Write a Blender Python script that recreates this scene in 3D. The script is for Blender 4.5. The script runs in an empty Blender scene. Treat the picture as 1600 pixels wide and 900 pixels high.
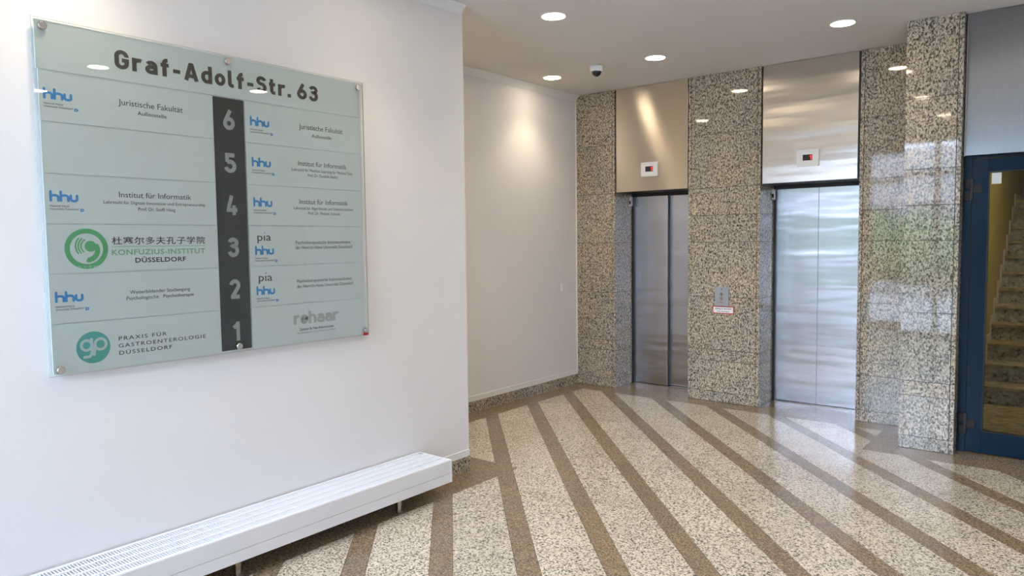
import bpy, bmesh, math, random
from mathutils import Vector, Matrix
S = bpy.context.scene
COL = S.collection
random.seed(7)
PI = math.pi

# ------------------------------------------------------------------ camera
cam_d = bpy.data.cameras.new('camera')
cam = bpy.data.objects.new('camera', cam_d)
COL.objects.link(cam)
r_ = Vector((0.77684, 0.62958, -0.012)); u_ = Vector((-0.03127, 0.0576, 0.99785)); f_ = Vector((-0.62892, 0.7748, -0.06444))
M = Matrix.Identity(4)
for i, v in enumerate((r_, u_, -f_)):
    for j in range(3):
        M[j][i] = v[j]
M.translation = Vector((4.5537, -6.7551, 1.5997))
cam.matrix_world = M
cam_d.sensor_fit = 'HORIZONTAL'
cam_d.sensor_width = 36.0
cam_d.lens = 1139.46 / 1600 * 36
cam_d.clip_start = 0.05
cam_d.clip_end = 200
S.camera = cam

# ------------------------------------------------------------------ sky, exposure
LAMP_STRENGTH = 34.0
SPOT_POWER = 24.0
LAMP_COLOR = (1.0, 0.83, 0.62)
world = bpy.data.worlds.new('sky'); S.world = world
world.use_nodes = True
bg = world.node_tree.nodes['Background']
bg.inputs[0].default_value = (0.60, 0.745, 1.0, 1)
bg.inputs[1].default_value = 25.0
S.view_settings.view_transform = 'Standard'
S.view_settings.look = 'None'
S.view_settings.gamma = 1
S.view_settings.use_curve_mapping = False
S.view_settings.exposure = 0.45
S.cycles.max_bounces = 10
S.cycles.diffuse_bounces = 6
S.cycles.transparent_max_bounces = 16
S.cycles.sample_clamp_indirect = 8.0
def portal(name, loc, sx, sy, rot):
    l = bpy.data.lights.new(name, 'AREA'); l.shape = 'RECTANGLE'; l.size = sx; l.size_y = sy
    l.cycles.is_portal = True
    o = bpy.data.objects.new(name, l); COL.objects.link(o); o.location = loc; o.rotation_euler = rot
H = 3.175        # ceiling height
WX = 1.141       # face of the projecting wall that carries the directory sign
YB = -7.8        # street glazing
XR = 6.6         # right wall
portal('daylight_portal', (1.95, YB - 0.12, 1.55), 1.6, 3.1, (PI / 2, 0, 0))
portal('daylight_portal', (5.5, YB - 0.12, 1.55), 2.2, 3.1, (PI / 2, 0, 0))

# ------------------------------------------------------------------ materials
def mat(name):
    m = bpy.data.materials.new(name); m.use_nodes = True
    nt = m.node_tree; b = nt.nodes['Principled BSDF']
    return m, nt, b
def simple(name, col, rough=0.5, metal=0.0, spec=0.5, coat=0.0):
    m, nt, b = mat(name)
    b.inputs['Base Color'].default_value = (*col, 1)
    b.inputs['Roughness'].default_value = rough
    b.inputs['Metallic'].default_value = metal
    b.inputs['Specular IOR Level'].default_value = spec
    b.inputs['Coat Weight'].default_value = coat
    return m
def ramp(nt, stops, interp='LINEAR'):
    r = nt.nodes.new('ShaderNodeValToRGB'); cr = r.color_ramp; cr.interpolation = interp
    while len(cr.elements) > 1: cr.elements.remove(cr.elements[-1])
    cr.elements[0].position = stops[0][0]; cr.elements[0].color = (*stops[0][1], 1)
    for p, c in stops[1:]:
        e = cr.elements.new(p); e.color = (*c, 1)
    return r
def coords(nt, scale=(1, 1, 1), shuffle=60.0):
    tc = nt.nodes.new('ShaderNodeTexCoord'); oi = nt.nodes.new('ShaderNodeObjectInfo')
    mp = nt.nodes.new('ShaderNodeMapping'); mp.inputs['Scale'].default_value = scale
    mu = nt.nodes.new('ShaderNodeMath'); mu.operation = 'MULTIPLY'; mu.inputs[1].default_value = shuffle
    cb = nt.nodes.new('ShaderNodeCombineXYZ')
    nt.links.new(oi.outputs['Random'], mu.inputs[0])
    nt.links.new(mu.outputs[0], cb.inputs[0]); nt.links.new(mu.outputs[0], cb.inputs[2])
    nt.links.new(tc.outputs['Object'], mp.inputs['Vector']); nt.links.new(cb.outputs[0], mp.inputs['Location'])
    return mp, oi
def noise(nt, vec, scale, detail=2, rough=0.5, dist=0.0):
    n = nt.nodes.new('ShaderNodeTexNoise'); n.inputs['Scale'].default_value = scale
    n.inputs['Detail'].default_value = detail; n.inputs['Roughness'].default_value = rough
    n.inputs['Distortion'].default_value = dist
    nt.links.new(vec, n.inputs['Vector']); return n
def mixc(nt, fac, a, b, mode='MIX'):
    m = nt.nodes.new('ShaderNodeMix'); m.data_type = 'RGBA'; m.blend_type = mode
    for s, v in ((0, fac), (6, a), (7, b)):
        if hasattr(v, 'links'): nt.links.new(v, m.inputs[s])
        elif isinstance(v, tuple): m.inputs[s].default_value = (*v, 1)
        else: m.inputs[s].default_value = v
    return m.outputs[2]
def granite(name, stops, scale, stretch, rough, spec, tint_a, tint_b, var=0.12, bump=0.0, lo=3.5, tintmode='MULTIPLY'):
    m, nt, b = mat(name)
    mp, oi = coords(nt, stretch)
    n1 = noise(nt, mp.outputs[0], scale, 4, 0.70, 0.3)
    nd = noise(nt, mp.outputs[0], scale * 1.6, 2, 0.5)
    va = nt.nodes.new('ShaderNodeVectorMath'); va.operation = 'SCALE'; va.inputs['Scale'].default_value = 0.75 / scale
    vb = nt.nodes.new('ShaderNodeVectorMath'); vb.operation = 'ADD'
    nt.links.new(nd.outputs['Color'], va.inputs[0]); nt.links.new(va.outputs[0], vb.inputs[0]); nt.links.new(mp.outputs[0], vb.inputs[1])
    vo = nt.nodes.new('ShaderNodeTexVoronoi'); vo.inputs['Scale'].default_value = scale * 1.55
    nt.links.new(vb.outputs[0], vo.inputs['Vector'])
    sx = nt.nodes.new('ShaderNodeSeparateColor'); nt.links.new(vo.outputs['Color'], sx.inputs[0])
    ma = nt.nodes.new('ShaderNodeMath'); ma.operation = 'MULTIPLY_ADD'; ma.inputs[1].default_value = 0.20; ma.inputs[2].default_value = -0.10
    nt.links.new(sx.outputs[0], ma.inputs[0])
    mb = nt.nodes.new('ShaderNodeMath'); mb.operation = 'ADD'
    nt.links.new(ma.outputs[0], mb.inputs[0]); nt.links.new(n1.outputs['Fac'], mb.inputs[1])
    r1 = ramp(nt, stops); nt.links.new(mb.outputs[0], r1.inputs[0])
    n2 = noise(nt, mp.outputs[0], lo, 2, 0.5)
    r2 = ramp(nt, [(0.38, tint_a), (0.62, tint_b)]); nt.links.new(n2.outputs['Fac'], r2.inputs[0])
    c = mixc(nt, 1.0, r1.outputs[0], r2.outputs[0], tintmode)
    vr = ramp(nt, [(0, (1 - var,) * 3), (1, (1.0,) * 3)]); nt.links.new(oi.outputs['Random'], vr.inputs[0])
    c = mixc(nt, 1.0, c, vr.outputs[0], 'MULTIPLY')
    nt.links.new(c, b.inputs['Base Color'])
    b.inputs['Roughness'].default_value = rough
    b.inputs['Specular IOR Level'].default_value = spec
    return m
DARK = (0.035, 0.033, 0.030)
M_FLOOR = granite('polished_cream_granite', [(0.36, (0.08, 0.075, 0.065)), (0.41, (0.20, 0.185, 0.155)), (0.46, (0.48, 0.425, 0.345)), (0.52, (0.65, 0.59, 0.49)), (0.62, (0.79, 0.73, 0.63))],
                  85, (1.0, 1.0, 1.0), 0.16, 0.5, (0.90, 0.87, 0.82), (1.0, 0.97, 0.92))
M_WALLG = granite('polished_wall_granite', [(0.33, (0.055, 0.052, 0.048)), (0.42, (0.15, 0.14, 0.12)), (0.475, (0.33, 0.30, 0.25)), (0.54, (0.54, 0.48, 0.395)), (0.66, (0.72, 0.64, 0.53))],
                  80, (1.0, 1.0, 0.62), 0.045, 0.5, (0.86, 0.86, 0.85), (1.0, 0.93, 0.82))
M_BROWN = granite('brown_granite', [(0.36, (0.11, 0.085, 0.060)), (0.46, (0.20, 0.155, 0.105)), (0.54, (0.29, 0.222, 0.150)), (0.66, (0.42, 0.325, 0.225))],
                  95, (1.0, 1.0, 1.0), 0.22, 0.5, (0.90, 0.90, 0.90), (1.0, 0.95, 0.86), lo=5)
M_TERR = granite('terrazzo_riser', [(0.33, (0.02, 0.02, 0.02)), (0.37, (0.20, 0.185, 0.15)), (0.5, (0.36, 0.34, 0.28)), (0.66, (0.55, 0.52, 0.43))],
                 24, (1.0, 1.0, 1.0), 0.3, 0.5, (0.9, 0.9, 0.85), (1.0, 1.0, 0.95))
M_TREAD = granite('yellow_stone', [(0.3, (0.22, 0.17, 0.09)), (0.5, (0.40, 0.33, 0.19)), (0.7, (0.52, 0.45, 0.28))],
                  14, (1.0, 1.0, 1.0), 0.75, 0.03, (0.85, 0.85, 0.8), (1.0, 1.0, 0.95))
def plaster(name, col, rough=0.75):
    m, nt, b = mat(name)
    tc = nt.nodes.new('ShaderNodeTexCoord')
    n = noise(nt, tc.outputs['Object'], 320, 2, 0.6)
    n2 = noise(nt, tc.outputs['Object'], 1.3, 4, 0.6)
    r = ramp(nt, [(0.3, tuple(c * 0.965 for c in col)), (0.7, col)]); nt.links.new(n2.outputs['Fac'], r.inputs[0])
    bp = nt.nodes.new('ShaderNodeBump'); bp.inputs['Strength'].default_value = 0.12; bp.inputs['Distance'].default_value = 0.002
    nt.links.new(n.outputs['Fac'], bp.inputs['Height']); nt.links.new(bp.outputs[0], b.inputs['Normal'])
    nt.links.new(r.outputs[0], b.inputs['Base Color']); b.inputs['Roughness'].default_value = rough
    b.inputs['Specular IOR Level'].default_value = 0.3
    return m
M_PAINT = plaster('white_wall_paint', (0.79, 0.78, 0.775))
M_CEIL = plaster('ceiling_paint', (0.70, 0.67, 0.63))
M_YEL = plaster('yellow_stairwell_paint', (0.42, 0.35, 0.09))
M_TRIM = simple('white_trim', (0.82, 0.82, 0.81), 0.45)
M_ENAM = simple('white_enamel', (0.77, 0.775, 0.79), 0.32)
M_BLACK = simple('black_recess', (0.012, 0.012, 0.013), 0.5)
M_GROUT = simple('dark_joint', (0.07, 0.055, 0.04), 0.8)
M_JOINT = simple('wall_joint', (0.05, 0.043, 0.03), 0.8)
M_BLUE = simple('blue_painted_aluminium', (0.005, 0.020, 0.042), 0.18, 0.0, 0.16)
M_DBROWN = simple('dark_bronze', (0.020, 0.015, 0.015), 0.4, 0.0, 0.25)
M_CHROME = simple('polished_steel', (0.62, 0.59, 0.55), 0.22, 1.0)
M_STEELS = simple('steel_fold', (0.55, 0.52, 0.47), 0.25, 1.0)
def steel(name, col, rough, aniso, tangent, wave=0.0, wscale=(1, 1, 1), grain=(140, 140, 1.2), gdepth=0.10):
    m, nt, b = mat(name)
    b.inputs['Metallic'].default_value = 1.0
    b.inputs['Anisotropic'].default_value = aniso
    b.inputs['Roughness'].default_value = rough
    cb = nt.nodes.new('ShaderNodeCombineXYZ')
    for i in range(3): cb.inputs[i].default_value = tangent[i]
    nt.links.new(cb.outputs[0], b.inputs['Tangent'])
    tc = nt.nodes.new('ShaderNodeTexCoord')
    mp = nt.nodes.new('ShaderNodeMapping'); mp.inputs['Scale'].default_value = grain
    nt.links.new(tc.outputs['Object'], mp.inputs['Vector'])
    n = noise(nt, mp.outputs[0], 3, 3, 0.6)
    r = ramp(nt, [(0.3, tuple(c * (1 - gdepth) for c in col)), (0.7, col)]); nt.links.new(n.outputs['Fac'], r.inputs[0])
    nt.links.new(r.outputs[0], b.inputs['Base Color'])
    if wave:
        mp2 = nt.nodes.new('ShaderNodeMapping'); mp2.inputs['Scale'].default_value = wscale
        nt.links.new(tc.outputs['Object'], mp2.inputs['Vector'])
        n2 = noise(nt, mp2.outputs[0], 1.0, 1.5, 0.5)
        bp = nt.nodes.new('ShaderNodeBump'); bp.inputs['Strength'].default_value = 1.0; bp.inputs['Distance'].default_value = wave
        nt.links.new(n2.outputs['Fac'], bp.inputs['Height']); nt.links.new(bp.outputs[0], b.inputs['Normal'])
    return m
M_ST_DOOR = steel('brushed_steel_door', (0.56, 0.555, 0.585), 0.24, 0.9, (1, 0, 0), 0.012, (0.9, 1, 6.0))
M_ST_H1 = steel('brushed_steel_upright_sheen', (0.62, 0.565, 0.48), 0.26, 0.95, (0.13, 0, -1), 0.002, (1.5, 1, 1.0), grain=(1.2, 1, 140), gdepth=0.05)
M_ST_H2 = steel('brushed_steel_level_sheen', (0.68, 0.64, 0.59), 0.22, 0.94, (1, 0, 0.06), 0.0050, (0.8, 1, 7), gdepth=0.06)
M_ST_H3 = steel('brushed_steel_panel', (0.34, 0.345, 0.365), 0.34, 0.85, (1, 0, 0), 0.002, (1, 1, 2))
def glass(name, tint=(1, 1, 1), refl=1.0, rough=0.0):
    m, nt, b = mat(name); nt.nodes.remove(b)
    tr = nt.nodes.new('ShaderNodeBsdfTransparent'); tr.inputs[0].default_value = (*tint, 1)
    gl = nt.nodes.new('ShaderNodeBsdfGlossy'); gl.inputs['Roughness'].default_value = rough
    fr = nt.nodes.new('ShaderNodeFresnel'); fr.inputs[0].default_value = 1.5
    mu = nt.nodes.new('ShaderNodeMath'); mu.operation = 'MULTIPLY'; mu.inputs[1].default_value = refl
    mx = nt.nodes.new('ShaderNodeMixShader')
    nt.links.new(fr.outputs[0], mu.inputs[0]); nt.links.new(mu.outputs[0], mx.inputs[0])
    nt.links.new(tr.outputs[0], mx.inputs[1]); nt.links.new(gl.outputs[0], mx.inputs[2])
    nt.links.new(mx.outputs[0], nt.nodes['Material Output'].inputs[0])
    return m
M_DGLASS = glass('door_glass', (0.74, 0.74, 0.72), 0.8)
M_GLASS = glass('clear_glass', (0.95, 0.95, 0.95))
M_SGLASS = glass('sign_glass', (0.975, 0.99, 0.985), 0.7)
M_GEDGE = simple('green_glass_edge', (0.30, 0.38, 0.35), 0.2)
M_FROST = simple('frosted_sign_strip', (0.82, 0.885, 0.865), 0.45)
M_BAR = simple('charcoal_sign_bar', (0.040, 0.045, 0.045), 0.35)
M_DIGIT = simple('grey_digit', (0.48, 0.49, 0.49), 0.5)
M_TITLE = simple('dark_bronze_letter', (0.085, 0.075, 0.055), 0.45)
M_TXT = simple('black_print', (0.03, 0.03, 0.035), 0.5)
M_LB = simple('blue_print', (0.055, 0.33, 0.72), 0.5)
M_TEAL = simple('teal_print', (0.10, 0.47, 0.42), 0.5)
M_PALE = simple('pale_print', (0.66, 0.78, 0.76), 0.5)
M_GREEN = simple('green_print', (0.12, 0.50, 0.20), 0.5)
M_LGREEN = simple('light_green_print', (0.25, 0.55, 0.28), 0.5)
M_BEIGE = simple('faded_beige_print', (0.55, 0.575, 0.54), 0.5)
M_RED = simple('red_print', (0.50, 0.015, 0.02), 0.45)
M_WHITE = simple('white_print', (0.82, 0.82, 0.82), 0.5)
M_GREYP = simple('grey_plastic', (0.33, 0.35, 0.38), 0.4)
M_DOME = simple('smoked_dome', (0.012, 0.014, 0.022), 0.08, 0, 0.6)
def emis(name, col, st):
    m, nt, b = mat(name)
    b.inputs['Base Color'].default_value = (*col, 1)
    b.inputs['Emission Color'].default_value = (*col, 1); b.inputs['Emission Strength'].default_value = st
    return m
M_SKIRT = simple('pale_stone_skirting', (0.62, 0.58, 0.47), 0.5)
M_LAMP = emis('lamp_glow', LAMP_COLOR, LAMP_STRENGTH)
M_LED = emis('red_led', (1.0, 0.03, 0.04), 0.9)
M_STAIRFILL = emis('stair_fill_glow', (1.0, 0.88, 0.66), 130.0)  # glow of the added stairwell fill light

# ------------------------------------------------------------------ helpers
def link(name, me, m, parent=None, loc=None):
    o = bpy.data.objects.new(name, me)
    if m: me.materials.append(m)
    COL.objects.link(o)
    if parent: o.parent = parent
    if loc: o.location = loc
    return o
def bm_box(bm, x0, x1, y0, y1, z0, z1):
    vs = [bm.verts.new(p) for p in ((x0, y0, z0), (x1, y0, z0), (x1, y1, z0), (x0, y1, z0), (x0, y0, z1), (x1, y0, z1), (x1, y1, z1), (x0, y1, z1))]
    for f in ((0, 3, 2, 1), (4, 5, 6, 7), (0, 1, 5, 4), (1, 2, 6, 5), (2, 3, 7, 6), (3, 0, 4, 7)):
        bm.faces.new([vs[i] for i in f])
def fin(name, bm, m, parent=None, bevel=0.0, smooth=False, origin=None):
    if bevel:
        bmesh.ops.bevel(bm, geom=list(bm.edges), offset=bevel, segments=2, profile=0.6, affect='EDGES')
    bm.normal_update()
    me = bpy.data.meshes.new(name)
    bm.to_mesh(me); bm.free()
    if smooth:
        for p in me.polygons: p.use_smooth = True
    return link(name, me, m, parent)
def box(name, b, m, parent=None, bevel=0.0, origin=(0, 0, 0)):
    """b in world coordinates; origin = world place of the parent"""
    ox, oy, oz = origin
    bm = bmesh.new(); bm_box(bm, b[0] - ox, b[1] - ox, b[2] - oy, b[3] - oy, b[4] - oz, b[5] - oz)
    return fin(name, bm, m, parent, bevel)
def boxes(name, bl, m, parent=None, bevel=0.0, origin=(0, 0, 0)):
    ox, oy, oz = origin
    bm = bmesh.new()
    for b in bl: bm_box(bm, b[0] - ox, b[1] - ox, b[2] - oy, b[3] - oy, b[4] - oz, b[5] - oz)
    return fin(name, bm, m, parent, bevel)
def lathe(name, prof, m, parent=None, axis='z', seg=32, loc=(0, 0, 0), smooth=True):
    bm = bmesh.new(); rings = []
    for r, h in prof:
        ring = []
        for i in range(seg):
            a = 2 * PI * i / seg; c, s = r * math.cos(a), r * math.sin(a)
            p = (c, s, h) if axis == 'z' else ((h, c, s) if axis == 'x' else (c, h, s))
            ring.append(bm.verts.new(p))
        rings.append(ring)
    for a, b in zip(rings, rings[1:]):
        for i in range(seg):
            j = (i + 1) % seg
            bm.faces.new((a[i], a[j], b[j], b[i]))
    bm.faces.new(rings[0][::-1]); bm.faces.new(rings[-1])
    bmesh.ops.recalc_face_normals(bm, faces=list(bm.faces))
    o = fin(name, bm, m, parent)
    o.location = loc
    if smooth:
        for p in o.data.polygons: p.use_smooth = len(p.vertices) == 4
    return o
def thing(name, label, cat, loc=(0, 0, 0), group=None):
    o = bpy.data.objects.new(name, None); COL.objects.link(o); o.location = loc
    o.empty_display_size = 0.1
    o['label'] = label; o['category'] = cat
    if group: o['group'] = group
    return o
def structure(o): o['kind'] = 'structure'; return o
def prism(name, poly, z0, z1, m, parent=None):
    bm = bmesh.new()
    lo = [bm.verts.new((x, y, z0)) for x, y in poly]; hi = [bm.verts.new((x, y, z1)) for x, y in poly]
    n = len(poly)
    bm.faces.new(hi); bm.faces.new(lo[::-1])
    for i in range(n):
        j = (i + 1) % n; bm.faces.new((lo[i], lo[j], hi[j], hi[i]))
    bmesh.ops.recalc_face_normals(bm, faces=list(bm.faces))
    return fin(name, bm, m, parent)
def clip(poly, nx, ny, c):
    """keep nx*x+ny*y <= c"""
    out = []
    for i in range(len(poly)):
        a, b = poly[i], poly[(i + 1) % len(poly)]
        da = nx * a[0] + ny * a[1] - c; db = nx * b[0] + ny * b[1] - c
        if da <= 0: out.append(a)
        if (da < 0 < db) or (db < 0 < da):
            t = da / (da - db); out.append((a[0] + (b[0] - a[0]) * t, a[1] + (b[1] - a[1]) * t))
    return out
def area(poly):
    return 0.5 * sum(poly[i][0] * poly[(i + 1) % len(poly)][1] - poly[(i + 1) % len(poly)][0] * poly[i][1] for i in range(len(poly)))

# ------------------------------------------------------------------ floor
floor = structure(box('floor', (-0.1, XR + 0.1, YB - 0.1, 0.6, -0.12, -0.012), M_GROUT))
NL = math.hypot(1.043, 1.0); NX, NY = 1.043 / NL, 1.0 / NL; DX, DY = NY, -NX
B0 = 0.232
inner = [(B0, -B0), (3.18, -B0), (3.18, -0.905), (XR - B0, -0.905), (XR - B0, YB + B0), (WX + 0.25, YB + B0), (WX + 0.25, -2.817), (B0, -2.817)]
G = 0.0011
alcove_in = [(B0, -2.817), (WX + 0.25, -2.817), (WX + 0.25, -B0), (B0, -B0)]
main_in = [(WX + 0.25, YB + B0), (XR - B0, YB + B0), (XR - B0, -2.6), (WX + 0.25, -2.6)]
def tiles(name, c0, c1, s0, s1, z1, m):
    for region in ((alcove_in, main_in) if c1 < -1.36 else (inner,)):
        t = tile_clip(region, c0, c1, s0, s1)
        if t: prism(name, t, -0.012, z1, m, floor)
def tile_clip(p, c0, c1, s0, s1):
    for nx, ny, c in ((NX, NY, c1 / NL - G), (-NX, -NY, -c0 / NL - G), (DX, DY, s1 - G), (-DX, -DY, -s0 - G)):
        p = clip(p, nx, ny, c)
        if len(p) < 3: return None
    q = []
    for v in p:
        if not q or math.hypot(v[0] - q[-1][0], v[1] - q[-1][1]) > 1e-4: q.append(v)
    if len(q) > 2 and math.hypot(q[0][0] - q[-1][0], q[0][1] - q[-1][1]) < 1e-4: q.pop()
    if len(q) < 3 or abs(area(q)) < 0.0002: return None
    return q
light_off = [0.0, 0.0, 0.17, 0.33, 0.05, 0.046, 0.25, 0.4, 0.1, 0.3, 0.2, 0.5, 0.15, 0.35]
for k in range(-8, 9):
    L = -1.42 + 0.6125 * k; R = L + 0.445
    off = 2.862 + light_off[k % 14]
    s = off - 0.628 * 5
    while s < 10:
        tiles('granite_tile', L, R, s, s + 0.628, 0.0, M_FLOOR)
        s += 0.628
    s = 3.627 + (k % 3) * 0.31 - 0.99 * 4
    while s < 10:
        tiles('brown_tile', R, L + 0.6125, s, s + 0.99, -0.0002, M_BROWN)
        s += 0.99
def strip_tiles(x0, x1, y0, y1, step=0.9):
    if x1 - x0 > y1 - y0:
        n = max(1, round((x1 - x0) / step)); w = (x1 - x0) / n
        for i in range(n): prism('brown_tile', [(x0 + i * w + G, y0 + G), (x0 + (i + 1) * w - G, y0 + G), (x0 + (i + 1) * w - G, y1 - G), (x0 + i * w + G, y1 - G)], -0.012, -0.0002, M_BROWN, floor)
    else:
        n = max(1, round((y1 - y0) / step)); w = (y1 - y0) / n
        for i in range(n): prism('brown_tile', [(x0 + G, y0 + i * w + G), (x1 - G, y0 + i * w + G), (x1 - G, y0 + (i + 1) * w - G), (x0 + G, y0 + (i + 1) * w - G)], -0.012, -0.0002, M_BROWN, floor)
strip_tiles(0, B0, -3.05, -B0); strip_tiles(0, 3.38, -B0, 0); strip_tiles(3.18, 3.38, -0.905, -B0); strip_tiles(3.38, XR, -0.905, -0.47)
strip_tiles(B0, WX + 0.25, -3.05, -2.817); strip_tiles(WX, WX + 0.25, YB, -3.05); strip_tiles(WX + .25, XR, YB, YB + B0)
strip_tiles(XR - B0, XR, YB + B0, -0.905); strip_tiles(0.49, 1.34, 0, 0.37); strip_tiles(2.05, 2.92, 0, 0.37)

# ------------------------------------------------------------------ ceiling and painted walls
ceiling = structure(box('ceiling', (-0.1, XR + 0.1, YB - 0.1, 0.6, H, H + 0.15), M_CEIL))
wall_alcove = structure(box('wall_left', (-0.12, 0.0, -3.2, 0.0, -0.012, H), M_PAINT))
wall_sign = structure(box('wall_front_left', (-0.12, WX, YB, -3.05, -0.012, H), M_PAINT, bevel=0.0))
wall_right = structure(box('wall_right', (XR, XR + 0.15, YB, -0.45, -0.012, H), M_PAINT))
# crown mouldings, white bands and granite plinths
def cove(name, x, y0, y1):
    prof = [(0, 0), (0, -0.058), (0.006, -0.060), (0.010, -0.050), (0.018, -0.036), (0.032, -0.020), (0.048, -0.010), (0.052, -0.004), (0.052, 0)]
    bm = bmesh.new()
    a = [bm.verts.new((x + p, y0, H + q)) for p, q in prof]; b = [bm.verts.new((x + p, y1, H + q)) for p, q in prof]
    n = len(prof)
    for i in range(n): bm.faces.new((a[i], a[(i + 1) % n], b[(i + 1) % n], b[i]))
    bm.faces.new(a[::-1]); bm.faces.new(b)
    bmesh.ops.recalc_face_normals(bm, faces=list(bm.faces))
    return structure(fin(name, bm, M_TRIM))
cove('trim_1', 0.0, -3.05, 0.0)
cove('trim_2', WX, YB, -3.064)
structure(box('trim_3', (0, 0.006, -3.05, -0.0, 0.104, 0.153), M_TRIM, bevel=0.001))
structure(boxes('trim_4', [(WX, WX + 0.006, YB, -3.05, 0.104, 0.150)], M_TRIM, bevel=0.001))
structure(box('trim_5', (0.0, 0.010, -0.008, -0.0, 0.0, H - 0.06), M_TRIM))
def plinth(name, bl):
    core = None
    root = structure(boxes(name, [(b[0], b[1] - 0.002, b[2], b[3], b[4], b[5] - 0.002) for b in bl], M_JOINT))
    for b in bl:
        n = max(1, round((b[3] - b[2]) / 0.9)); w = (b[3] - b[2]) / n
        for i in range(n):
            box('granite_slab', (b[0], b[1], b[2] + i * w + G, b[2] + (i + 1) * w - G, b[4], b[5]), M_WALLG, root)
plinth('baseboard_left', [(0, 0.012, -3.05, -0.001, 0, 0.104)])
plinth('baseboard_front_left', [(WX, WX + 0.010, YB, -3.05, 0, 0.104)])

# ------------------------------------------------------------------ lift wall clad in granite slabs
JZ = [0.0, 0.098, 0.405, 0.515, 1.032, 1.565, 1.825, 2.09, 2.605, H]
JZ1 = [z for z in JZ if z != 1.825]
R_ = 0.006; T = 0.030
core = []
C1 = (0.0, 0.492); C2 = (1.337, 2.056); C3 = (2.911, 3.40); C4 = (3.380, 3.742)
core += [(C1[0], C1[1] - R_, R_, 0.62, -0.012, H), (C2[0] + R_, C2[1] - R_, R_, 0.62, -0.012, H), (C3[0] + R_, C3[1], R_, 0.62, -0.012, H),
         (C4[0] + R_, C4[1] - R_, -0.66 + R_, 0.62, -0.012, H)]
wall_back = structure(boxes('wall_back', core, M_JOINT))
def face(x0, x1, y0, y1, zs):
    for z0, z1 in zip(zs, zs[1:]):
        box('granite_slab', (x0, x1, y0, y1, z0 + 0.0024, z1 - 0.0024), M_WALLG, wall_back)
gg = 0.0025
face(C1[0], C1[1] - T - gg, 0, R_, JZ1); face(C1[1] - T + gg, C1[1], 0, 0.365, JZ1)
face(C2[0] + T + gg, C2[1] - T - gg, 0, R_, JZ); face(C2[0], C2[0] + T - gg, 0, 0.365, JZ); face(C2[1] - T + gg, C2[1], 0, 0.365, JZ)
face(C3[0] + T + gg, C4[0] - gg, 0, R_, JZ); face(C3[0], C3[0] + T - gg, 0, 0.365, JZ)
face(C4[0], C4[1] - T - gg, -0.66, -0.66 + R_, JZ); face(C4[1] - T + gg, C4[1], -0.66, -0.44, JZ); face(C4[0], C4[0] + R_ * .9, -0.66 + R_ + gg, 0.0, JZ)

# ------------------------------------------------------------------ lifts
def lift(xl, xr, split, mh, label, yl, yr, hx0, hx1):
    o = ((xl + xr) / 2, 0.2, 0.0)
    t = thing('lift_entrance', label, 'elevator', o)
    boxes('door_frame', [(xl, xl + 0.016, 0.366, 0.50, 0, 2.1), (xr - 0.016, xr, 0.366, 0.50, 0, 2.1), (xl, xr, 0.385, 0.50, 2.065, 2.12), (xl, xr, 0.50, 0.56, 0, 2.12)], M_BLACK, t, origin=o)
    box('door_panel', (xl + 0.012, split, yl, yl + 0.03, 0.010, 2.07), M_ST_DOOR, t, 0.0015, o)
    box('door_panel', (split + 0.0025 if yr <= yl else split - 0.03, xr - 0.012, yr, yr + 0.03, 0.010, 2.07), M_ST_DOOR, t, 0.0015, o)
    if yr > yl: box('gap_shadow_strip', (split + 0.0003, split + 0.007, yl + 0.003, yl + 0.05, 0.011, 2.069), M_BLACK, t, 0, o)  # black strip standing in for the shadowed gap between the panels
    box('sill', (xl, xr, 0.372, 0.50, -0.01, 0.006), M_STEELS, t, 0, o)
    box('header_panel', (hx0, hx1, 0.0, 0.018, 2.100, H - 0.004), mh, t, 0.0012, o)
    for a in (hx0, hx1 - 0.004): box('header_return', (a, a + 0.004, 0.019, 0.12, 2.10, H - 0.004), M_STEELS, t, 0, o)
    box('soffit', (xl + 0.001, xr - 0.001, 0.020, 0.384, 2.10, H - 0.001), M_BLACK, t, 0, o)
    # sensor box on the left jamb
    s = thing('door_sensor', ('small white sensor box high on the left jamb of the left lift' if xl < 1 else 'small white sensor box high on the left jamb of the right lift'), 'sensor', (xl, 0.33, 2.02))
    box('housing', (xl, xl + 0.022, 0.305, 0.345, 1.965, 2.065), M_TRIM, s, 0.003, (xl, 0.33, 2.02))
    box('lens', (xl + 0.003, xl + 0.018, 0.301, 0.306, 1.985, 2.02), M_DOME, s, 0, (xl, 0.33, 2.02))
lift(C1[1], C2[0], 0.910, M_ST_H1, 'left lift entrance with steel doors under beige-sheen header panel', 0.397, 0.445, 0.512, 1.327)
lift(C2[1], C3[0], 2.462, M_ST_H2, 'right lift entrance with bluish steel doors under silver header panel', 0.400, 0.400, 2.074, 2.893)
def indicator(x0, x1, z0, z1, dx0, dx1, dz0, dz1, label):
    o = ((x0 + x1) / 2, 0.0, (z0 + z1) / 2)
    t = thing('floor_indicator', label, 'display', o, None)
    box('plate', (x0, x1, -0.014, 0.0, z0, z1), M_TRIM, t, 0.003, o)
    box('display_window', (dx0, dx1, -0.0155, -0.013, dz0, dz1), M_BLACK, t, 0, o)
    w = dx1 - dx0; h = dz1 - dz0
    a = dx0 + w * 0.72; b = dx0 + w * 0.93; m = (a + b) / 2
    # a lit "1" of vertical segments
    boxes('lit_segment', [(m - 0.001, b, -0.0166, -0.015, dz0 + h * 0.12, dz0 + h * 0.90), (a, m, -0.0166, -0.015, dz0 + h * 0.62, dz0 + h * 0.76)], M_LED, t, 0, o)
indicator(0.813, 1.005, 2.243, 2.389, 0.866, 0.952, 2.292, 2.345, 'white floor display with red digit above the left lift')
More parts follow.
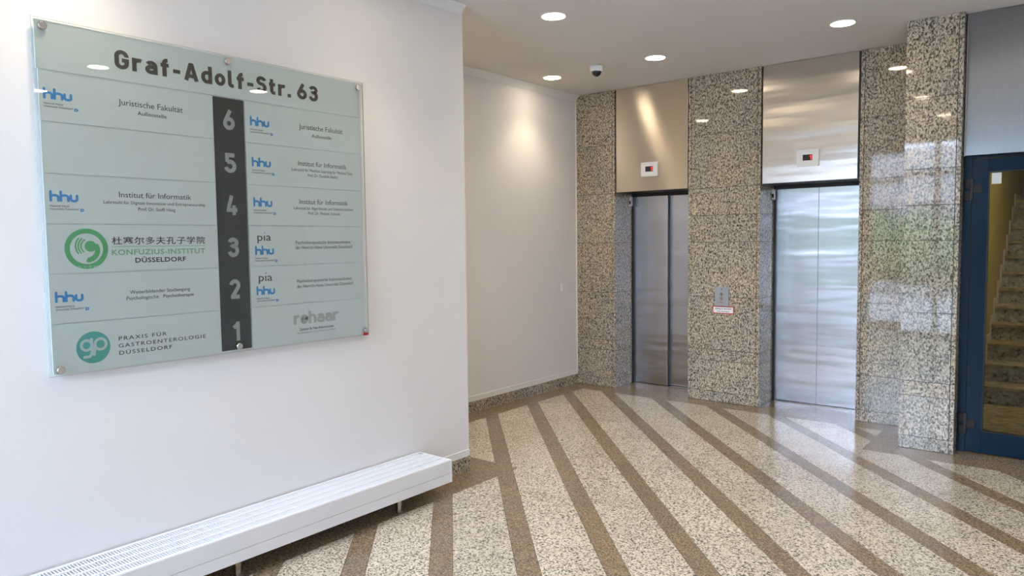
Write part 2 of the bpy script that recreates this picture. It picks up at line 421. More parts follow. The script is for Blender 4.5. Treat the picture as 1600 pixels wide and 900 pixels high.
indicator(2.386, 2.578, 2.230, 2.380, 2.440, 2.523, 2.282, 2.334, 'white floor display with red digit above the right lift')

# ------------------------------------------------------------------ text tools
_fc = {}
def text_mesh(body, offset=0.0, spacing=1.0, extrude=0.0):
    c = bpy.data.curves.new('t', 'FONT'); c.body = body; c.size = 1.0; c.offset = offset
    c.space_character = spacing; c.resolution_u = 3; c.extrude = extrude
    o = bpy.data.objects.new('t', c); COL.objects.link(o)
    dg = bpy.context.evaluated_depsgraph_get(); dg.update()
    me = bpy.data.meshes.new_from_object(o.evaluated_get(dg))
    bpy.data.objects.remove(o); bpy.data.curves.remove(c)
    return me
def capH(off):
    if off not in _fc:
        me = text_mesh('H', off); _fc[off] = max(v.co.y for v in me.vertices) - min(v.co.y for v in me.vertices)
    return _fc[off]
def put_text(name, body, m, parent, frame, a0, a1, base, cap, off=0.0, spacing=1.0, depth=0.0004, pad=0.0, by_bbox=False):
    """frame(u, v, n) -> point in parent space; the text spans a0..a1 along u"""
    me = text_mesh(body, off, spacing, 0.5)
    xs = [v.co.x for v in me.vertices]; ys = [v.co.y for v in me.vertices]
    x0, x1 = min(xs), max(xs); su = (a1 - a0) / (x1 - x0)
    if by_bbox:
        y0 = min(ys); sv = cap / (max(ys) - y0)
    else:
        y0 = 0; sv = cap / capH(off)
    for v in me.vertices:
        u = a0 + (v.co.x - x0) * su; w = base + (v.co.y - y0) * sv; n = (v.co.z + 0.5) * depth
        v.co = frame(u, w, n)
    me.name = name
    return link(name, me, m, parent)
def ribbon(name, paths, width, m, parent, frame, depth=0.0004, cap=True):
    """strokes as mitred strips, each stroke a hair deeper than the last where they cross"""
    bm = bmesh.new(); h = width / 2
    for k, path in enumerate(paths):
        d = depth * (1 + 0.12 * k)
        pts = [path[0]]
        for p in path[1:]:
            if math.hypot(p[0] - pts[-1][0], p[1] - pts[-1][1]) > 1e-3 * width: pts.append(p)
        closed = len(pts) > 3 and math.hypot(pts[0][0] - pts[-1][0], pts[0][1] - pts[-1][1]) < 1e-3 * width
        if closed: pts = pts[:-1]
        n = len(pts)
        def unit(a, b):
            l = math.hypot(b[0] - a[0], b[1] - a[1]); return ((b[0] - a[0]) / l, (b[1] - a[1]) / l)
        L, R = [], []
        for i in range(n):
            p = pts[i]
            di = unit(pts[i - 1], p) if (closed or i > 0) else None
            do = unit(p, pts[(i + 1) % n]) if (closed or i < n - 1) else None
            di = di or do; do = do or di
            nx, ny = -(di[1] + do[1]), di[0] + do[0]
            l = math.hypot(nx, ny) or 1; nx /= l; ny /= l
            c = max(0.45, nx * -do[1] + ny * do[0])
            L.append((p[0] + nx * h / c, p[1] + ny * h / c)); R.append((p[0] - nx * h / c, p[1] - ny * h / c))
        def vv(q, z): return bm.verts.new(frame(q[0], q[1], z))
        lt = [vv(q, d) for q in L]; rt = [vv(q, d) for q in R]; lb = [vv(q, 0) for q in L]; rb = [vv(q, 0) for q in R]
        for i in range(n if closed else n - 1):
            j = (i + 1) % n
            bm.faces.new((rt[i], rt[j], lt[j], lt[i])); bm.faces.new((lt[i], lt[j], lb[j], lb[i])); bm.faces.new((rt[j], rt[i], rb[i], rb[j]))
        if not closed:
            for e, sg_ in ((0, -1), (n - 1, 1)):
                t = unit(pts[0], pts[1]) if e == 0 else unit(pts[-2], pts[-1])
                if cap:
                    a0 = math.atan2(t[1] * sg_, t[0] * sg_)
                    ring = [(pts[e][0] + h * math.cos(a0 + PI / 2 - PI * q / 6), pts[e][1] + h * math.sin(a0 + PI / 2 - PI * q / 6)) for q in range(1, 6)]
                    first, last = (lt[e], rt[e]) if sg_ > 0 else (rt[e], lt[e])
                    bm.faces.new(([first] + [vv(q, d) for q in ring] + [last])[::-1])
                else:
                    bm.faces.new((lt[e], rt[e], rb[e], lb[e]))
    return fin(name, bm, m, parent)
def disc(name, cx, cy, r, m, parent, frame, depth=0.0003, inner=0.0, seg=48, ry=None):
    bm = bmesh.new(); ry = ry or r; k = ry / r
    o = [bm.verts.new(frame(cx + r * math.cos(2 * PI * i / seg), cy + ry * math.sin(2 * PI * i / seg), depth)) for i in range(seg)]
    if inner:
        q = [bm.verts.new(frame(cx + inner * math.cos(2 * PI * i / seg), cy + inner * k * math.sin(2 * PI * i / seg), depth)) for i in range(seg)]
        for i in range(seg): bm.faces.new((o[i], o[(i + 1) % seg], q[(i + 1) % seg], q[i]))
    else: bm.faces.new(o)
    return fin(name, bm, m, parent)
def arc(cx, cy, r, a0, a1, n=12, ry=None):
    ry = ry or r
    return [(cx + r * math.cos(math.radians(a0 + (a1 - a0) * i / n)), cy + ry * math.sin(math.radians(a0 + (a1 - a0) * i / n))) for i in range(n + 1)]

# square technical letters drawn in strokes, cap height 1
STROKE = {
 'G': (0.66, [[(0.56, 0.66)] + arc(0.33, 0.67, 0.23, 0, 180) + arc(0.33, 0.33, 0.23, 180, 360) + [(0.56, 0.47), (0.34, 0.47)]]),
 'r': (0.46, [[(0.10, 0), (0.10, 0.72)], [(0.10, 0.40)] + arc(0.33, 0.40, 0.23, 180, 62, ry=0.22)]),
 'a': (0.60, [arc(0.30, 0.44, 0.20, 150, 0, ry=0.18) + [(0.50, 0)], [(0.50, 0.39), (0.28, 0.39)] + arc(0.28, 0.245, 0.175, 90, 270, ry=0.145) + [(0.50, 0.10)]]),
 'f': (0.44, [[(0.20, 0), (0.20, 0.75)] + arc(0.38, 0.75, 0.18, 180, 92, ry=0.15), [(0.02, 0.62), (0.42, 0.62)]]),
 '-': (0.46, [[(0.05, 0.38), (0.41, 0.38)]]),
 'A': (0.76, [[(0.10, 0), (0.36, 0.96)], [(0.66, 0), (0.40, 0.96)], [(0.20, 0.26), (0.56, 0.26)], [(0.28, 0.90), (0.48, 0.90)]]),
 'd': (0.60, [[(0.50, 0), (0.50, 1)], [(0.50, 0.62), (0.30, 0.62)] + arc(0.30, 0.36, 0.20, 90, 270, ry=0.26) + [(0.50, 0.10)]]),
 'o': (0.60, [arc(0.30, 0.36, 0.20, 0, 360, 24, ry=0.26)]),
 'l': (0.34, [[(0.10, 1), (0.10, 0.22)] + arc(0.22, 0.22, 0.12, 180, 270, ry=0.12) + [(0.32, 0.10)]]),
 'S': (0.62, [arc(0.31, 0.715, 0.21, 14, 270, 18, ry=0.185) + arc(0.31, 0.315, 0.21, 90, -166, 18, ry=0.215)]),
 't': (0.44, [[(0.18, 0.95), (0.18, 0.26)] + arc(0.32, 0.26, 0.14, 180, 270, ry=0.16) + [(0.40, 0.10)], [(0.02, 0.62), (0.40, 0.62)]]),
 '.': (0.22, [[(0.11, 0), (0.11, 0.2)]]),
 'e': (0.60, [[(0.12, 0.37), (0.50, 0.37)] + arc(0.30, 0.36, 0.20, 0, 322, 20, ry=0.26)]),
 'h': (0.60, [[(0.10, 0), (0.10, 1)], [(0.10, 0.42)] + arc(0.30, 0.42, 0.20, 180, 0, ry=0.20) + [(0.50, 0)]]),
 '1': (0.48, [[(0.34, 1), (0.34, 0)], [(0.08, 0.68), (0.36, 0.92)]]),
 '2': (0.64, [arc(0.32, 0.69, 0.21, 172, -32, 16, ry=0.21) + [(0.16, 0.10)], [(0.08, 0.10), (0.58, 0.10)]]),
 '3': (0.64, [arc(0.31, 0.735, 0.20, 168, -90, 16, ry=0.165) + arc(0.31, 0.335, 0.22, 90, -168, 18, ry=0.235), [(0.20, 0.57), (0.34, 0.57)]]),
 '4': (0.68, [[(0.34, 1), (0.12, 0.30), (0.12, 0.26), (0.66, 0.26)], [(0.46, 0.50), (0.46, 0)]]),
 '5': (0.64, [[(0.56, 0.90), (0.14, 0.90), (0.14, 0.54)], [(0.14, 0.545), (0.30, 0.57)] + arc(0.30, 0.335, 0.24, 90, -168, 18, ry=0.235)]),
 '6': (0.66, [arc(0.33, 0.33, 0.23, 0, 360, 24), [(0.13, 0.44), (0.42, 1.0)]]),
}
def put_strokes(name, body, m, parent, frame, a0, a1, base, cap, width=0.2, gap=0.10, depth=0.0004):
    tot = sum((0.28 if c == ' ' else STROKE[c][0] + gap) for c in body) - gap
    su = (a1 - a0) / tot; x = 0
    for c in body:
        if c == ' ': x += 0.28; continue
        w, ps = STROKE[c]
        fr = lambda u, v, n, x=x: frame(a0 + (x + u) * su, base + v * cap, n)
        ribbon(name, ps, width, m, parent, fr, depth, cap=False)
        x += w + gap

# ------------------------------------------------------------------ call panel and warning sign on the middle pillar
o = (1.69, 0, 1.04)
cp = thing('call_panel', 'grey lift call panel with two round buttons between the lifts', 'button panel', o)
fr_cp = lambda u, v, n: (u - 1.69, -0.013 - n, v - 1.04)
box('plate', (1.623, 1.762, -0.013, 0, 0.947, 1.132), M_GREYP, cp, 0.002, o)
for zc in (1.063, 1.020):
    b = lathe('button', [(0.016, 0.0), (0.016, -0.003), (0.013, -0.0045)], M_CHROME, cp, 'y', 24, (1.693 - 1.69, -0.013, zc - 1.04))
    lathe('button_core', [(0.006, -0.0045), (0.006, -0.0052)], M_BLACK, b, 'y', 12)
put_text('lettering', 'AUFZUG', M_RED, cp, fr_cp, 1.668, 1.716, 0.974, 0.012, 0.01)
put_text('lettering', '▲', M_BLUE, cp, fr_cp, 1.685, 1.699, 1.104, 0.012, by_bbox=True)
o = (1.705, 0, 0.908)
ws = thing('warning_sign', 'small white sign with red border below the call panel', 'sign', o)
box('plate', (1.597, 1.813, -0.003, 0, 0.871, 0.943), M_RED, ws, 0.001, o)
box('field', (1.606, 1.804, -0.0036, -0.003, 0.879, 0.935), M_WHITE, ws, 0, o)
fr_ws = lambda u, v, n: (u - o[0], -0.0037 - n, v - o[2])
put_text('lettering', 'Aufzug im Brandfall', M_TXT, ws, fr_ws, 1.622, 1.788, 0.912, 0.0155, 0.01)
put_text('lettering', 'nicht benutzen', M_TXT, ws, fr_ws, 1.643, 1.767, 0.887, 0.0145, 0.0)

# ------------------------------------------------------------------ light switch on the left wall
o = (0, -0.268, 1.089)
sw = thing('light_switch', 'small white square light switch on the alcove wall', 'switch', o)
box('plate', (0, 0.010, -0.311, -0.225, 1.046, 1.132), M_TRIM, sw, 0.003, o)
box('rocker', (0.009, 0.014, -0.299, -0.237, 1.058, 1.120), M_ENAM, sw, 0.002, o)

# ------------------------------------------------------------------ glazed stairwell door and panel over it
FY = -0.52
d1 = structure(boxes('door_1', [(3.744, 3.795, FY, FY + 0.07, 0.0, 2.17), (3.795, 4.86, FY, FY + 0.07, 2.152, 2.17), (4.79, 4.86, FY, FY + 0.07, 0, 2.152)], M_BLUE, bevel=0.002))
lf = boxes('door_leaf', [(3.799, 3.897, FY - 0.004, FY + 0.056, 0.008, 2.148), (4.69, 4.786, FY - 0.004, FY + 0.056, 0.008, 2.148),
                         (3.897, 4.69, FY - 0.004, FY + 0.056, 0.008, 0.166), (3.897, 4.69, FY - 0.004, FY + 0.056, 2.056, 2.148)], M_BLUE, d1, 0.0015)
boxes('glazing_gasket', [(3.897, 3.903, FY - 0.002, FY + 0.05, 0.166, 2.056), (3.903, 4.69, FY - 0.002, FY + 0.05, 2.049, 2.056), (3.903, 4.69, FY - 0.002, FY + 0.05, 0.166, 0.170)], M_BLACK, lf)
box('door_glass', (3.903, 4.688, FY + 0.022, FY + 0.030, 0.168, 2.052), M_DGLASS, lf)
box('white_square', (3.914, 3.972, FY + 0.0205, FY + 0.0218, 1.966, 2.044), M_WHITE, lf)  # plain white rectangle against the glass
for z0, z1, a0, a1 in ((1.852, 2.006, 1.906, 1.960), (0.141, 0.293, 0.190, 0.246)):
    h = boxes('hinge', [(3.757, 3.785, FY - 0.028, FY - 0.001, z0, z0 + 0.066), (3.757, 3.785, FY - 0.028, FY - 0.001, z1 - 0.066, z1),
                        (3.786, 3.806, FY - 0.026, FY - 0.005, z0, z1)], M_DBROWN, d1, 0.002)
    box('hinge_arm', (3.806, 3.857, FY - 0.018, FY - 0.0045, a0, a1), M_DBROWN, h, 0.002)
tp = box('transom_panel', (3.757, 4.86, -0.580, -0.545, 2.172, H - 0.004), M_ST_H3, d1, 0.0012)
boxes('transom_edge', [(3.750, 3.756, -0.583, -0.545, 2.168, H - 0.002)], M_STEELS, tp)
boxes('transom_backing', [(3.744, 4.86, -0.544, -0.44, 2.171, H), (3.742, 3.750, -0.572, -0.545, 2.17, H)], M_BLACK, tp)
structure(box('wall_back_right', (4.86, XR, FY - 0.01, FY + 0.12, -0.012, H), M_PAINT))

# ------------------------------------------------------------------ stairwell behind the glass
SX = 3.655
structure(box('wall_stairwell_left', (SX - 0.12, SX, 0.6201, 8.0, -0.12, 5.6), M_YEL))
structure(boxes('wall_stairwell_front', [(3.742, 3.755, -0.44, 0.63, -0.012, 3.3), (3.656, 3.755, 0.6201, 0.63, -0.012, 3.3)], M_YEL))
structure(box('wall_stairwell_right', (5.35, 5.45, -0.41, 8.0, -0.02, 5.6), M_YEL))
structure(box('wall_stairwell_back', (SX, 5.35, 7.9, 8.0, -0.02, 5.6), M_YEL))
structure(boxes('ceiling_stairwell', [(SX, 5.35, -0.44, 2.2, 3.175, 3.3), (SX, 5.45, 2.2, 8.0, 5.6, 5.7), (SX, 5.35, 2.1, 2.2, 3.3, 5.7)], M_CEIL))
fs = structure(box('floor_stairwell', (3.60, 5.45, -0.47, 8.0, -0.12, -0.012), M_GROUT))
for i in range(-1, 3):
    for j in range(4):
        x0 = max(3.60, 3.825 + i * 0.6); x1 = 3.825 + (i + 1) * 0.6; y1 = 1.42 - j * 0.6; y0 = max(-0.469, y1 - 0.6)
        if y1 > y0: prism('stone_tile', [(x0 + G, y0 + G), (x1 - G, y0 + G), (x1 - G, y1 - G), (x0 + G, y1 - G)], -0.012, 0, M_TREAD, fs)
NS = 12; RI = 0.17; GO = 0.28
st = thing('staircase', 'stone staircase with speckled risers rising behind the glass door', 'stairs', (4.4, 1.42, 0))
so = (4.4, 1.42, 0)
for i in range(NS):
    y = 1.42 + GO * i
    box('riser', (SX + 0.005, 5.0, y, y + 0.02, RI * i, RI * (i + 1) - 0.03), M_TERR, st, 0, so)
    box('tread', (SX + 0.001, 5.0, y - 0.025, y + GO + (2.0 if i == NS - 1 else 0.0), RI * (i + 1) - 0.03, RI * (i + 1)), M_TREAD, st, 0.003, so)
    boxes('skirting', [(SX + 0.0005, SX + 0.014, y - 0.06, y - 0.001, RI * i, RI * (i + 1) + 0.075), (SX + 0.0005, SX + 0.014, y - 0.001, y + GO + (2.0 if i == NS - 1 else 0) - 0.06, RI * (i + 1), RI * (i + 1) + 0.075)], M_SKIRT, st, 0, so)
sl = thing('stairwell_fill_light', 'added round fill light under the stairwell ceiling, out of view', 'lamp', (4.75, 1.5, 3.175))  # fill light added to brighten the stairwell, no known lamp there
lathe('fill_disc', [(0.12, 0), (0.12, -0.04), (0.09, -0.06)], M_STAIRFILL, sl)

# ------------------------------------------------------------------ downlights and dome camera
LIGHTS = [(1.494, -2.485, 'lit ceiling downlight at the top of the photo, nearest the end of the sign wall'),
          (1.472, -0.942, 'ceiling downlight right of the dome camera'),
          (0.350, -0.918, 'ceiling downlight left of the dome camera, closest to the alcove wall'),
          (3.004, -0.934, 'ceiling downlight in front of the right pillar, at the far right of the ceiling'),
          (3.0, -2.48, None), (4.62, -2.45, None), (2.9, -4.06, None), (4.72, -3.96, None), (2.88, -5.62, None),
          (0.33, -2.52, None), (1.75, -4.02, None), (1.50, -5.56, None), (6.2, -3.95, None)]
proto = None
for (x, y, lab) in LIGHTS:
    t = thing('downlight', lab or 'round white ceiling downlight beyond the top edge of the photo', 'lamp', (x, y, H), 'round downlights in the ceiling')
    if proto is None:
        lathe('trim_ring', [(0.084, 0), (0.094, 0), (0.094, -0.003), (0.088, -0.006), (0.082, -0.004), (0.082, 0)], M_TRIM, t, 'z', 40)
        lathe('lens', [(0.082, -0.0005), (0.082, -0.004), (0.070, -0.006)], M_LAMP, t, 'z', 40)
        sd = bpy.data.lights.new('lamp_beam', 'SPOT'); sd.energy = SPOT_POWER; sd.color = LAMP_COLOR
        sd.spot_size = math.radians(110); sd.spot_blend = 1.0; sd.shadow_soft_size = 0.06
        so_ = bpy.data.objects.new('lamp_beam', sd); COL.objects.link(so_); so_.parent = t; so_.location = (0, 0, -0.07)
        proto = t
    else:
        for ch in proto.children:
            c = ch.copy(); COL.objects.link(c); c.parent = t
dc = thing('dome_camera', 'small white security camera with black dome under the ceiling', 'camera', (0.925, -1.03, H))
lathe('base', [(0.060, 0), (0.060, -0.040), (0.052, -0.050), (0.045, -0.052)], M_TRIM, dc)
lathe('dome', [(0.046, -0.045)] + [(0.046 * math.cos(a * PI / 16), -0.05 - 0.046 * math.sin(a * PI / 16)) for a in range(0, 8)] + [(0.002, -0.0965)], M_DOME, dc)

# ------------------------------------------------------------------ radiator along the sign wall
RX0, RX1, RY0, RY1, RZ0, RZ1 = WX + 0.012, 1.440, -6.6, -3.536, 0.105, 0.245
o = (1.3, -5.0, 0.0)
rad = thing('radiator', 'long low white radiator with slotted top along the left wall', 'radiator', o)
box('front_panel', (RX1 - 0.012, RX1, RY0, RY1, 0.163, RZ1 - 0.001), M_ENAM, rad, 0.002, o)
box('front_panel', (RX1 - 0.013, RX1 - 0.0008, RY0, RY1, RZ0, 0.1615), M_ENAM, rad, 0.002, o)
box('back_panel', (RX0, RX0 + 0.010, RY0, RY1, RZ0, RZ1), M_ENAM, rad, 0.001, o)
box('end_cap', (RX0, RX1 + 0.001, RY1 - 0.010, RY1 + 0.003, RZ0 - 0.001, RZ1 + 0.001), M_ENAM, rad, 0.003, o)
box('bottom_panel', (RX0 + 0.011, RX1 - 0.014, RY0, RY1 - 0.011, RZ0, RZ0 + 0.008), M_ENAM, rad, 0, o)
nb = 5; gw = (RX1 - 0.012 - RX0 - 0.010)
for i in range(nb):
    xc = RX0 + 0.010 + gw * (i + 0.0) / (nb - 1)
    w = 0.007 if 0 < i < nb - 1 else 0.010
    box('grille_bar', (xc - w, xc + w, RY0, RY1 - 0.010, RZ1 - 0.006, RZ1 + 0.0015), M_ENAM, rad, 0.001, o)
fl = []
y = RY0 + 0.006
while y < RY1 - 0.02:
    fl.append((RX0 + 0.010, RX1 - 0.012, y, y + 0.0045, RZ1 - 0.012, RZ1 - 0.0015)); y += 0.0125
g = boxes('grille_slats', fl, M_ENAM, rad, 0, o); g['kind'] = 'stuff'
boxes('heating_tube', [(RX0 + 0.05, RX0 + 0.08, RY0, RY1 - 0.03, 0.14, 0.17), (RX0 + 0.16, RX0 + 0.19, RY0, RY1 - 0.03, 0.14, 0.17)], M_GREYP, rad, 0, o)
box('label_plate', (RX0 + 0.012, RX0 + 0.042, RY1 - 0.028, RY1 - 0.016, RZ1 + 0.0014, RZ1 + 0.0022), M_GREYP, rad, 0, o)
for fy in (-3.913, -4.95, -6.0):
    f = boxes('foot', [(1.335, 1.362, fy - 0.004, fy + 0.024, 0.0, 0.106)], M_STEELS, rad, 0.002, o)
    box('foot_plate', (1.325, 1.372, fy - 0.012, fy + 0.032, 0.0, 0.004), M_STEELS, f, 0, o)

# ------------------------------------------------------------------ directory sign
SY0, SY1, SZ0, SZ1 = -5.640, -3.945, 1.056, 2.528
o = (WX, -4.79, 1.79)
sg = thing('directory_sign', 'large glass directory board with floor numbers on the white wall', 'sign', o)
XB = WX + 0.016      # back of the strips
XS = WX + 0.022      # printed face
def F(u, v, n): return (XS + n - o[0], u - o[1], v - o[2])
back = box('back_glass', (WX + 0.010, WX + 0.0155, SY0 + 0.022, SY1 - 0.018, SZ0 + 0.004, SZ1 - 0.004), M_FROST, sg, 0, o)
bm = bmesh.new(); bm_box(bm, WX + 0.0245 - o[0], WX + 0.0300 - o[0], SY0 - o[1], SY1 - o[1], SZ0 - o[2], SZ1 - o[2])
fg = fin('front_glass', bm, M_SGLASS, sg)
fg.data.materials.append(M_GEDGE)
for p in fg.data.polygons:
    if abs(p.normal.x) < 0.5: p.material_index = 1
BARY0, BARY1 = -4.868, -4.708
ts = box('title_strip', (XB, XS, SY0 + 0.012, SY1 - 0.022, 2.325, SZ1 - 0.006), M_FROST, sg, 0.001, o)
put_strokes('letter', 'Graf-Adolf-Str. 63', M_TITLE, ts, F, -5.320, -4.255, 2.376, 0.082, 0.205, 0.16, 0.0020)
rows = [2.320, 2.113, 1.901, 1.693, 1.484, 1.274, 1.062]
def strip(i, side):
    y0, y1 = (SY0 + 0.018, BARY0 - 0.004) if side == 0 else (BARY1 + 0.006, SY1 - 0.026)
    return box('name_strip', (XB, XS, y0, y1, rows[i + 1] + 0.0022, rows[i] - 0.0022), M_FROST, sg, 0.001, o)
SL = [strip(i, 0) for i in range(6)]; SR = [strip(i, 1) for i in range(6)]
def logo(parent, y0, z0, w, h):
    """h h u in rounded strokes with the small institution lines under it"""
    sw = w * 0.092; z0 -= 0.003; h *= 1.13
    a = y0 + sw / 2
    x = w * 0.255; xh = h * 0.68
    P = []
    for k in range(2):
        b = a + k * w * 0.345
        P.append([(b, z0 + sw / 2), (b, z0 + h - sw / 2)])
        P.append([(b, z0 + xh * 0.5)] + [(b + x / 2 + x / 2 * math.cos(math.radians(t)), z0 + xh * 0.62 + (xh * 0.38 - sw / 2) * math.sin(math.radians(t))) for t in range(170, -1, -17)] + [(b + x, z0 + sw / 2)])
    b = a + 2 * w * 0.345
    e = w - sw - 2 * w * 0.345
    P.append([(b, z0 + xh - sw / 2)] + [(b + e / 2 - e / 2 * math.cos(math.radians(t)), z0 + xh * 0.38 - (xh * 0.38 - sw / 2) * math.sin(math.radians(t))) for t in range(0, 181, 18)] + [(b + e, z0 + xh - sw / 2)])
    ribbon('logo', P, sw, M_LB, parent, F)
    put_text('lettering', 'Heinrich Heine', M_TXT, parent, F, y0 + 0.001, y0 + w * 0.67, z0 - h * 0.44, h * 0.17)
    put_text('lettering', 'Universität Düsseldorf', M_TXT, parent, F, y0 + 0.001, y0 + w * 1.0, z0 - h * 0.70, h * 0.17)
    put_text('emblem', 'D', M_LB, parent, F, y0 + w * 1.05, y0 + w * 1.19, z0 - h * 0.80, h * 0.28, 0.09)
logo(SL[0], -5.607, 2.2078, 0.110, 0.0415); logo(SL[2], -5.603, 1.7878, 0.110, 0.042); logo(SL[4], -5.602, 1.3668, 0.110, 0.042)
logo(SR[0], -4.674, 2.2040, 0.110, 0.043); logo(SR[1], -4.672, 1.9985, 0.110, 0.043); logo(SR[2], -4.671, 1.7940, 0.110, 0.043)
logo(SR[3], -4.670, 1.5458, 0.109, 0.042); logo(SR[4], -4.670, 1.3372, 0.108, 0.042)
TX = [(SL[0], 'Juristische Fakultät', -5.3121, -5.0225, 2.2197, 0.0252), (SL[0], 'Außenstelle', -5.2314, -5.1006, 2.1839, 0.0171),
      (SL[2], 'Institut für Informatik', -5.3270, -4.9982, 1.8135, 0.0240),
      (SL[2], 'Lehrstuhl für Digitale Innovation und Entrepreneurship', -5.3927, -4.9301, 1.7837, 0.0139),
      (SL[2], 'Prof. Dr. Steffi Haag', -5.2462, -5.0777, 1.7560, 0.0144),
      (SL[4], 'Weiterbildender Studiengang', -5.2992, -5.0219, 1.3823, 0.0158),
      (SL[4], 'Psychologische   Psychotherapie', -5.3150, -5.0049, 1.3558, 0.0158),
      (SR[0], 'Juristische Fakultät', -4.3831, -4.0929, 2.2179, 0.0264), (SR[0], 'Außenstelle', -4.3026, -4.1719, 2.1784, 0.0174),
      (SR[1], 'Institut für Informatik', -4.3959, -4.0719, 2.0199, 0.0260),
      (SR[1], 'Lehrstuhl für Machine Learning for Medical Data', -4.4362, -4.0306, 1.9898, 0.0153),
      (SR[1], 'Prof. Dr. Dominik Heider', -4.3359, -4.1328, 1.9630, 0.0156),
      (SR[2], 'Institut für Informatik', -4.3944, -4.0695, 1.8139, 0.0260),
      (SR[2], 'Lehrstuhl für Algorithmen und Datenstrukturen', -4.4305, -4.0322, 1.7833, 0.0154),
      (SR[2], 'Prof. Dr. Melanie Schmidt', -4.3399, -4.1254, 1.7565, 0.0157),
      (SR[3], 'Psychotherapeutische Institutsambulanz', -4.4257, -4.0569, 1.5967, 0.0172),
      (SR[3], 'der Heinrich-Heine Universität Düsseldorf', -4.4254, -4.0458, 1.5693, 0.0173),
      (SR[4], 'Psychotherapeutische Institutsambulanz', -4.4239, -4.0545, 1.3870, 0.0173),
      (SR[4], 'der Heinrich-Heine Universität Düsseldorf', -4.4250, -4.0447, 1.3582, 0.0173)]
for p, s, a, b, z, c in TX: put_text('lettering', s, M_TXT, p, F, a, b, z, c)
for p, z in ((SR[3], 1.6159), (SR[4], 1.4067)):
    put_text('lettering', 'pıa', M_TXT, p, F, -4.655, -4.576, z, 0.0400)
    disc('lettering', -4.6125, z + 0.0405, 0.0035, M_LB, p, F)
for s, a, b, z in (('PRAXIS FÜR', -5.3566, -5.1424, 1.1788), ('GASTROENTEROLOGIE', -5.3580, -4.9529, 1.1466), ('DÜSSELDORF', -5.3570, -5.1191, 1.1144)):
    put_text('lettering', s, M_TXT, SL[5], F, a, b, z, 0.0171, 0.006, 1.25)
# teal round logo with pale letters
disc('logo_disc', -5.462, 1.161, 0.069, M_TEAL, SL[5], F, 0.0003)
F2 = lambda u, v, n: F(-5.462 + u * 0.069, 1.161 + v * 0.071, n)
ribbon('logo', [arc(-0.40, 0.16, 0.30, 0, 360, 24), [(-0.10, 0.50), (-0.10, -0.22)] + [(-0.13, -0.42), (-0.24, -0.54), (-0.55, -0.55)]], 0.165, M_PALE, SL[5], F2, 0.0006)
ribbon('logo', [arc(0.42, 0.16, 0.33, 0, 360, 24), [(0.09, 0.16), (0.07, -0.15), (0.02, -0.45)]], 0.165, M_PALE, SL[5], F2, 0.0007)
# green round emblem with curved fingers and globe
cy, cz, er = -5.470, 1.588, 0.0865
disc('emblem_ring', cy, cz, er, M_GREEN, SL[3], F, 0.0003, er * 0.76)
F3 = lambda u, v, n: F(cy + u * er, cz + v * er, n)
disc('emblem_globe', 0.18, 0.12, 0.27, M_GREEN, SL[3], F3, 0.0004)
ribbon('emblem', [arc(0.10, 0.12, r, a0, a1, 12) for r, a0, a1 in ((0.60, 138, 215), (0.48, 128, 222), (0.36, 118, 228))], 0.070, M_GREEN, SL[3], F3, 0.0005)
ribbon('emblem', [arc(0.02, -0.08, 0.52, -88, 28, 16), arc(0.0, -0.06, 0.46, -80, 20, 16)], 0.16, M_GREEN, SL[3], F3, 0.0005)
put_text('lettering', '孔子学院', M_PALE, SL[3], F3, -0.42, 0.42, -0.955, 0.12, 0.0, 2.2, by_bbox=True, depth=0.0006)
put_text('lettering', '杜塞尔多夫孔子学院', M_TXT, SL[3], F, -5.3666, -4.9376, 1.6040, 0.0350, 0.008, 1.1, by_bbox=True)
box('rule_line', (XS, XS + 0.0004, -5.3672, -4.9381, 1.5945, 1.5965), M_LGREEN, SL[3], 0, o)
put_text('lettering', 'KONFUZIUS-INSTITUT', M_LGREEN, SL[3], F, -5.3690, -4.9386, 1.5590, 0.0239, 0.022, 1.1)
put_text('lettering', 'DÜSSELDORF', M_TXT, SL[3], F, -5.2699, -5.0357, 1.5229, 0.0216, 0.02, 1.08)
put_strokes('letter', 'rehaar', M_BEIGE, SR[5], F, -4.4541, -4.1569, 1.1602, 0.070, 0.21, 0.03)
put_text('lettering', 'Zentrum für Haar-Rekonstruktion', M_TXT, SR[5], F, -4.4172, -4.1923, 1.1247, 0.0140, 0.012)
put_text('lettering', 'Haartransplantation | Laser | Expertensprechstunde', M_GREYP, SR[5], F, -4.4329, -4.1754, 1.1084, 0.0095)
bar = box('number_bar', (XB, XS + 0.0005, BARY0, BARY1, 1.068, 2.320), M_BAR, sg, 0.001, o)
FB = lambda u, v, n: F(u, v, n + 0.0007)
for d, zc in zip('654321', (2.2145, 2.003, 1.794, 1.584, 1.375, 1.161)):
    wd = 0.044 if d == '1' else 0.061
    put_strokes('digit', d, M_DIGIT, bar, FB, -4.790 - wd / 2, -4.790 + wd / 2, zc - 0.0485, 0.097, 0.21)
for (by, bz) in ((-5.600, 2.497), (-4.790, 2.499), (-3.980, 2.494), (-5.597, 1.081), (-4.783, 1.085), (-3.967, 1.083)):
    b = lathe('standoff_bolt', [(0.012, 0.0), (0.012, 0.030), (0.0165, 0.0301), (0.0165, 0.038), (0.0145, 0.041)], M_CHROME, sg, 'x', 28, (0.0, by - o[1], bz - o[2]))
box('red_sticker', (XS + 0.0082, XS + 0.0086, -3.986, -3.950, 1.052, 1.070), M_RED, sg, 0, o)

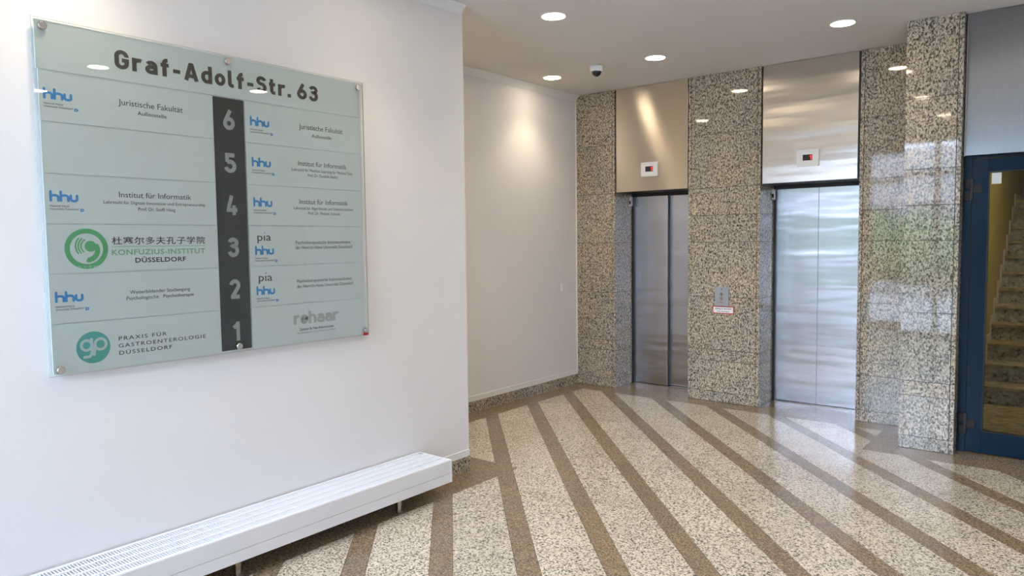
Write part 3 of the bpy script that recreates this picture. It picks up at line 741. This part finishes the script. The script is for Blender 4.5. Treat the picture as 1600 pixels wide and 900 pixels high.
# ------------------------------------------------------------------ street front (behind the camera) and what it looks out on
ml = []
bars = [1.141, 2.45, 2.75, 4.40, 5.45, 6.53]
for x in bars: ml.append((x, x + 0.07, YB - 0.03, YB + 0.03, 0, 3.10))
for z in (0.0, 2.56, 3.07): ml.append((WX, XR, YB - 0.028, YB + 0.028, z, z + 0.06))
ml.append((WX, XR, YB - 0.08, YB + 0.05, 3.12, H))
win = structure(boxes('window_1', ml, M_BLUE))
structure(box('wall_street', (2.82, 4.40, YB - 0.15, YB + 0.15, 0, H), M_PAINT))
for a, b in zip(bars, bars[1:]):
    if a == 2.75: continue
    for z0, z1 in ((0.06, 2.56), (2.62, 3.07)):
        box('pane', (a + 0.07, b, YB - 0.004, YB + 0.004, z0, z1), M_GLASS, win)
M_PAVE = simple('pavement', (0.30, 0.30, 0.30), 0.8)
structure(box('ground_street', (-40, 45, -45, YB - 0.1, -0.3, -0.03), M_PAVE))
M_FAC = simple('pale_facade', (0.42, 0.42, 0.43), 0.8)
bd = thing('building', 'pale office building across the street outside', 'building', (0, -32, 0))
boxes('facade', [(-35, 35, -40, -30, 0, 5.4)], M_FAC, bd, 0, (0, -32, 0))
M_DKW = simple('window_glass_dark', (0.05, 0.07, 0.09), 0.1)
for fx in range(-14, 14):
    for fz in range(1):
        box('window', (fx * 2.4 + 0.4, fx * 2.4 + 1.9, -30.02, -29.95, 1.0 + fz * 3.4, 3.0 + fz * 3.4), M_DKW, bd, 0, (0, -32, 0))
M_LEAF = simple('leaf_green', (0.06, 0.12, 0.04), 0.7)
M_BARK = simple('bark', (0.09, 0.06, 0.04), 0.9)
for tx in (-10, 8, 14):
    t = thing('street_tree', 'leafy street tree standing outside across the street', 'tree', (tx, -18, -0.03), 'street trees outside')
    lathe('trunk', [(0.22, 0), (0.16, 1.4), (0.14, 2.6)], M_BARK, t, 'z', 12)
    bm = bmesh.new()
    for q in range(9):
        mx = Matrix.Translation((random.uniform(-1.4, 1.4), random.uniform(-1, 1), random.uniform(2.8, 4.4)))
        bmesh.ops.create_icosphere(bm, subdivisions=2, radius=random.uniform(0.8, 1.3), matrix=mx)
    for v in bm.verts: v.co += Vector((random.uniform(-.1, .1), random.uniform(-.1, .1), random.uniform(-.1, .1)))
    fin('crown', bm, M_LEAF, t)

t = thing('shrub', 'clipped green shrub on the far side of the street', 'shrub', (-0.8, -18, -0.03))
bm = bmesh.new()
for q in range(8):
    bmesh.ops.create_icosphere(bm, subdivisions=2, radius=random.uniform(0.9, 1.2), matrix=Matrix.Translation((-2.8 + q * 0.8, random.uniform(-.3, .3), random.uniform(1.1, 1.4))))
fin('crown', bm, M_LEAF, t)
